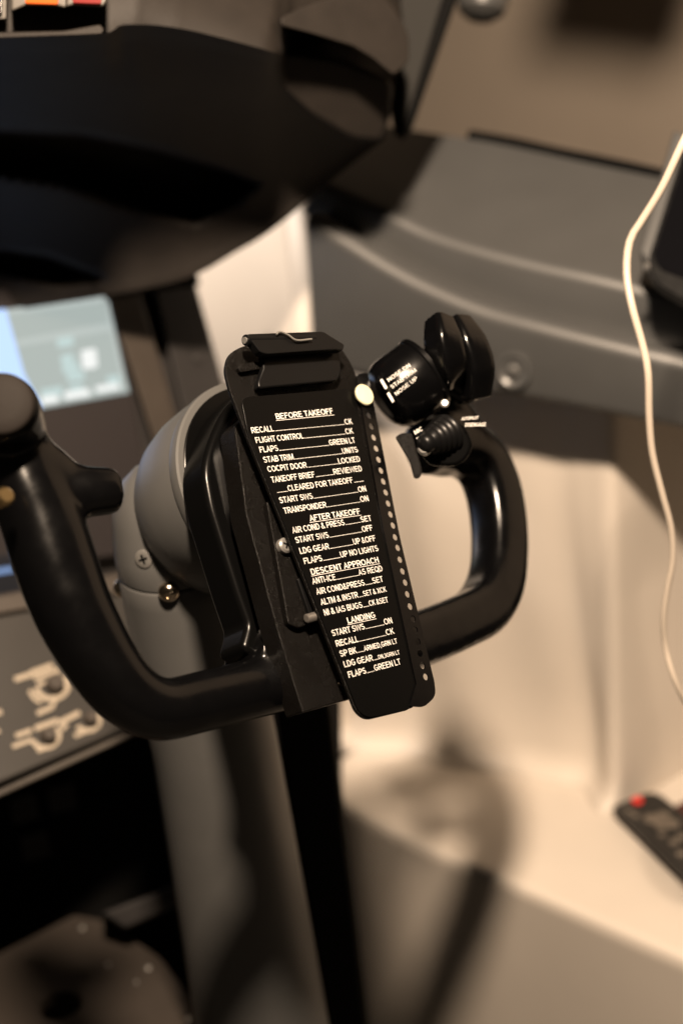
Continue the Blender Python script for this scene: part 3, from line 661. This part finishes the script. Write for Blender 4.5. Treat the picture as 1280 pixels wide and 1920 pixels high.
# rubber booted button
bax = (-fwd*.62-rgt*.62-upv*.30).normalized(); bc = at(838, 813, .912)
prof = []
for k in range(5): prof += [(.0142-.0012*k, .0045*k), (.0146-.0012*k, .0045*k+.0016), (.0120-.0012*k, .0045*k+.0034)]
prof += [(.0070, .0235), (.0065, .027), (.004, .029), (0, .0293)]
lathe('rubber_boot', prof, bc, bax, BLACK, t, 40, 70)
lathe('switch_nut', [(.0050, -.001), (.0050, .002), (.0035, .0040), (0, .0045)], at(796, 842, .898), -fwd-rgt*.3+upv*.2, STEEL, t, 18)
dprism('trigger', [(740, 820), (752, 812), (772, 812), (782, 846), (792, 884), (786, 897), (776, 898), (768, 868), (754, 843)], ROUGH, t, .90, .925, .002, 5)
pt = ([], [])
A_, B_ = at(780, 812, .899), at(792, 806, .899)
tn2 = -fwd
def dtext(out, s, x0, y0, x1, y1, hx, hy, d):
    A_, B_ = at(x0, y0, d), at(x1, y1, d); u_ = (rgt*hx-upv*hy)*(d/F); text_geo(out, s, A_, B_, u_, .02)
sw = ([], []); dtext(sw, 'MIC', 778, 815, 792, 807, -3, -7, .9005); dtext(sw, 'INT', 783, 828, 797, 820, -3, -7, .9005)
flat_mesh('switch_legend', sw, INK, t)
P0 = at(870, 792, .905)
sw = ([], []); dtext(sw, 'AUTOPILOT', 864, 788, 896, 786, 1, -6, .902); dtext(sw, 'DISENGAGE', 871, 800, 910, 799, 1, -7, .902)
flat_mesh('disengage_legend', sw, INK, t)

# ------------------------------------------------------------------ checklist holder
t = thing('checklist_holder', 'black checklist board with white printed lines and a cream slider clipped on the yoke', 'checklist', YP(620, 1010, -.01))
# bracket that carries the board
br = yprism('bracket', [(440, 800), (470, 770), (630, 760), (664, 1010), (700, 1298), (568, 1336), (520, 1180), (462, 965)], ROUGH, t, -.032, -.014, .0015, [10, 12, 10, 0, 4, 4, 0, 0], ref=-.014)
yprism('bracket_flange', [(500, 940), (640, 900), (690, 1130), (560, 1178), (541, 1170)], ROUGH, t, -.0145, -.009, .001, [6, 0, 0, 6, 8], ref=-.009)
yprism('spring_leaf', [(558, 1085), (575, 1078), (605, 1150), (585, 1165)], BLACK, t, -.009, -.006, .001, 4)
sc = lathe('screw', [(.0052, -.004), (.0052, .001), (.0040, .0022), (0, .0024)], YP(534, 1023, -.0065), yn, STEEL, t, 24)
for a in (30, 120):
    dd = ex*math.cos(R(a))+ed*math.sin(R(a)); link('cross_slot', box_me(YP(534, 1023, -.0065)+yn*.0022, dd, yn.cross(dd), yn, .0028, .0006, .0004), VDARK, sc)
a0, a1 = YP(574, 1160, -.0045), YP(604, 1152, -.0045); prof = []
L_ = (a1-a0).length
for k in range(9): prof += [(.0022, L_*k/9), (.0030, L_*(k+.3)/9), (.0022, L_*(k+.7)/9)]
lathe('threaded_stud', prof, a0, a1-a0, mat('dull_steel', (.3, .28, .26), .4, metal=.8), t, 20, 20)
lathe('rivet', [(.0020, 0), (.0018, .001), (0, .0014)], YP(638, 1281, -.0135), yn, BRASS, t, 14)
# backing board (rounded top)
bq = [(422, 695), (428, 664), (455, 648), (560, 636), (632, 640), (660, 684), (668, 706), (673, 740), (683, 780), (726, 1008), (754, 1130), (782, 1262), (786, 1318), (762, 1332), (688, 1350), (668, 1336), (537, 1000), (462, 814), (431, 731)]
bb = yprism('backing_board', bq, ROUGH, t, -.0028, 0, .0006, [10, 22, 22, 0, 24, 24, 0, 0, 0, 0, 0, 0, 8, 0, 22, 14, 0, 0, 0], ref=0)
# printed card
cq = [(452, 745), (655, 728), (668, 752), (684, 840), (722, 1010), (748, 1130), (780, 1300), (776, 1326), (764, 1330), (690, 1346), (672, 1334), (540, 1000), (465, 812)]
card = yprism('card', cq, CARD, t, .0002, .0014, .0003, [16, 16, 8, 0, 0, 0, 8, 6, 4, 18, 10, 0, 0], ref=.0014)
z1 = lambda x, y: (400+.34375*x, 580+.34375*y)
z2 = lambda x, y: (440+.328125*x, 960+.328125*y)
ink = ([], [])
def TP(p): return YP(p[0], p[1], .00165)
CH = 11.2*depth(YP(600, 1000))/F*1.03
def piece(s, a, b, x0, x1, z, h=1.0, bold=0.0, dy=0):
    """text between zoom-x x0..x1 on the baseline a->b"""
    f = lambda x: z(x, a[1]+(b[1]-a[1])*(x-a[0])/(b[0]-a[0])+dy)
    text_geo(ink, s, TP(f(x0)), TP(f(x1)), -ed*CH*h, bold)
def dots(a, b, x0, x1, z, per=7.2):
    n = max(3, round((x1-x0)/per)); f = lambda x: z(x, a[1]+(b[1]-a[1])*(x-a[0])/(b[0]-a[0]))
    for k in range(n):
        c = TP(f(x0+(x1-x0)*(k+.5)/n)); w = CH*.062; quad_geo(ink, c-ex*w*1.5, c+ex*w*1.5, -ed*(w*1.7))
def row(lab, val, a, b, l1, v0, z, hv=1.0):
    piece(lab, a, b, a[0], l1, z); piece(val, a, b, v0, b[0], z, hv); dots(a, b, l1+3, v0-2, z)
def head(s, a, b, z):
    piece(s, a, b, a[0], b[0], z, 1.0, .008)
    A_ = TP(z(a[0]-2, a[1]+8)); B_ = TP(z(b[0]+4, b[1]+8)); quad_geo(ink, A_, B_, -ed*CH*.085)
head('BEFORE TAKEOFF', (345, 600), (655, 569), z1)
row('RECALL', 'CK', (212, 676), (760, 625), 333, 720, z1)
row('FLIGHT CONTROL', 'CK', (235, 730), (765, 677), 495, 724, z1)
row('FLAPS', 'GREEN LT', (257, 782), (775, 728), 357, 635, z1)
row('STAB TRIM', 'UNITS', (278, 837), (790, 779), 440, 707, z1)
row('COCPIT DOOR', 'LOCKED', (300, 888), (802, 830), 513, 685, z1)
row('TAKEOFF BRIEF', 'REVIEWED', (320, 946), (812, 882), 556, 659, z1)
a, b = (348, 1001), (820, 938); dots(a, b, 348, 408, z1); piece('CLEARED FOR TAKEOFF', a, b, 410, 763, z1); dots(a, b, 768, 820, z1, 5.5)
row('START SWS', 'ON', (365, 1058), (835, 992), 545, 793, z1)
row('TRANSPONDER', 'ON', (388, 1115), (848, 1045), 620, 805, z1)
head('AFTER TAKEOFF', (528, 1156), (803, 1116), z1)
row('AIR COND & PRESS', 'SET', (333, 122), (783, 50), 630, 724, z2)
row('START SWS', 'OFF', (352, 178), (790, 105), 540, 731, z2)
row('LDG GEAR', 'UP &OFF', (376, 240), (807, 165), 543, 681, z2)
row('FLAPS', 'UP NO LIGHTS', (400, 298), (822, 222), 503, 608, z2)
head('DESCENT APPROACH', (440, 360), (825, 288), z2)
row('ANTI-ICE', 'AS REQD', (447, 413), (846, 337), 580, 711, z2)
row('AIR COND&PRESS', 'SET', (470, 473), (850, 398), 745, 791, z2)
row('ALTM & INSTR', 'SET & XCK', (495, 533), (868, 455), 708, 738, z2, .9)
row('NI & IAS BUGS', 'CK &SET', (515, 592), (878, 515), 732, 771, z2, .92)
head('LANDING', (648, 638), (805, 603), z2)
row('START SWS', 'ON', (560, 710), (902, 635), 745, 857, z2)
row('RECALL', 'CK', (583, 770), (913, 695), 710, 868, z2)
row('SP BK', 'ARMED,GRN LT', (606, 828), (930, 750), 700, 741, z2, .85)
row('LDG GEAR', 'DN,3GRN LT', (628, 888), (943, 812), 792, 823, z2, .68)
row('FLAPS', 'GREEN LT', (653, 948), (950, 870), 753, 801, z2)
flat_mesh('lettering', ink, INK, card)
# marker rail with real holes
holes = [(692+(737-692)*k/10, 779+(985-779)*k/10) for k in range(10)]+[(737, 985), (741, 1007), (746, 1027), (750, 1049), (755, 1071), (760, 1092), (764, 1114), (769, 1137), (774, 1160), (778, 1181), (783, 1203), (787, 1225), (792, 1248), (798, 1269)]
def redge(y, lft):   # left / right pixel edge of the rail
    T = [(698, 667, 690), (720, 670, 693), (1006, 722, 749), (1288, 782, 816), (1326, 790, 826)]
    for a, b in zip(T, T[1:]):
        if y <= b[0] or b is T[-1]:
            k = (y-a[0])/(b[0]-a[0]); return a[1]+(b[1]-a[1])*k if lft else a[2]+(b[2]-a[2])*k
bm = bmesh.new(); RO = .0026; RT = .0010; HS = 16
cuts = [771]+[(holes[i][1]+holes[i+1][1])/2 for i in range(23)]+[1280]
def vtx(x, y): return YP(x, y, RO)
for i, (hx, hy) in enumerate(holes):
    sl = 0.085
    def edge_pt(y, l): x = redge(y, l); return vtx(x, y-(x-(692+(y-779)*.2163))*sl)
    cs = [edge_pt(cuts[i], 1), edge_pt(cuts[i], 0), edge_pt(cuts[i+1], 0), edge_pt(cuts[i+1], 1)]
    c = YP(hx, hy, RO); hr = .0024
    ring = [c+(ex*math.cos(2*math.pi*k/HS)+ed*math.sin(2*math.pi*k/HS))*hr for k in range(HS)]
    vc = [bm.verts.new(p) for p in cs]; vr = [bm.verts.new(p) for p in ring]
    e1 = [bm.edges.new((vc[k], vc[(k+1) % 4])) for k in range(4)]; e2 = [bm.edges.new((vr[k], vr[(k+1) % HS])) for k in range(HS)]
    bmesh.ops.triangle_fill(bm, edges=e1+e2, use_beauty=True)
for q in ([(redge(706, 1), 706), (672, 702), (688, 699), (692, 712), (redge(cuts[0], 0), cuts[0]-(redge(cuts[0], 0)-690.27)*.085), (redge(cuts[0], 1), cuts[0]-(redge(cuts[0], 1)-690.27)*.085)],
          rounded([(redge(1280, 1), 1280-(redge(1280, 1)-800.37)*.085), (redge(1280, 0), 1280-(redge(1280, 0)-800.37)*.085), (817, 1306), (794, 1326), (768, 1324)], [0, 0, 14, 8, 4], 4)):
    bm.faces.new([bm.verts.new(vtx(*p)) for p in q])
bmesh.ops.remove_doubles(bm, verts=bm.verts, dist=.00005)
bmesh.ops.recalc_face_normals(bm, faces=bm.faces)
if sum((f.normal.dot(yn)*f.calc_area() for f in bm.faces)) < 0: bmesh.ops.reverse_faces(bm, faces=bm.faces)
me = bpy.data.meshes.new('marker_rail'); bm.to_mesh(me); bm.free()
rail = link('marker_rail', me, GLOSS, t); sd = rail.modifiers.new('s', 'SOLIDIFY'); sd.thickness = RT; sd.offset = -1
# slider
P = YP(680, 742, .0032)
lathe('slider', [(.0074, 0), (.0079, .0008), (.0079, .0020), (.0073, .0028), (0, .0030)], P, yn, CREAM, t, 40)
# clip
jaw = [(492, 662), (628, 650), (638, 660), (640, 700), (632, 714), (486, 728), (484, 716), (494, 690)]
yprism('clip_jaw', jaw, BLACK, t, .0018, .0075, .0018, [8, 8, 6, 6, 6, 8, 6, 0], ref=.0075)
lev = [(462, 626), (606, 621), (620, 630), (646, 646), (643, 657), (628, 655), (500, 664), (488, 660)]
cl = yprism('clip_lever', lev, BLACK, t, .010, .0165, .0014, [8, 6, 6, 4, 4, 4, 6, 4], ref=.0165)
lathe('hinge_barrel', [(.0020, 0), (.0036, 0), (.0038, .001), (.0038, .060), (.0030, .061), (0, .061)], YP(462, 638, .013)-ex*.001, ex, BLACK, t, 24)
lathe('hinge_pin', [(.0022, -.0008), (.0022, .002), (0, .002)][::1], YP(462, 638, .013)-ex*.001, ex, STEEL, t, 18)
tube('spring_wire', catmull([YP(x, y, .0185) for x, y in [(518, 627), (524, 622), (540, 628), (556, 638), (584, 636)]], 24), .00075, STEEL, t, seg=10)
yprism('clip_tab', [(447, 688), (478, 676), (492, 684), (488, 692), (452, 698)], ROUGH, t, .0, .004, .001, 3)

# ------------------------------------------------------------------ black post right of the column
t = thing('black_post', 'black upright post standing right of the grey control column', 'post', at(600, 1650, 1.3))
q0 = [at(510, 1300, 1.24), at(616, 1290, 1.26), at(620, 1290, 1.32), at(520, 1300, 1.32)]
q1 = [at(628, 2050, 1.36), at(700, 2040, 1.38), at(706, 2040, 1.44), at(640, 2050, 1.44)]
bevel(link('post', prism_me(q0, q1), VDARK, t), .006)
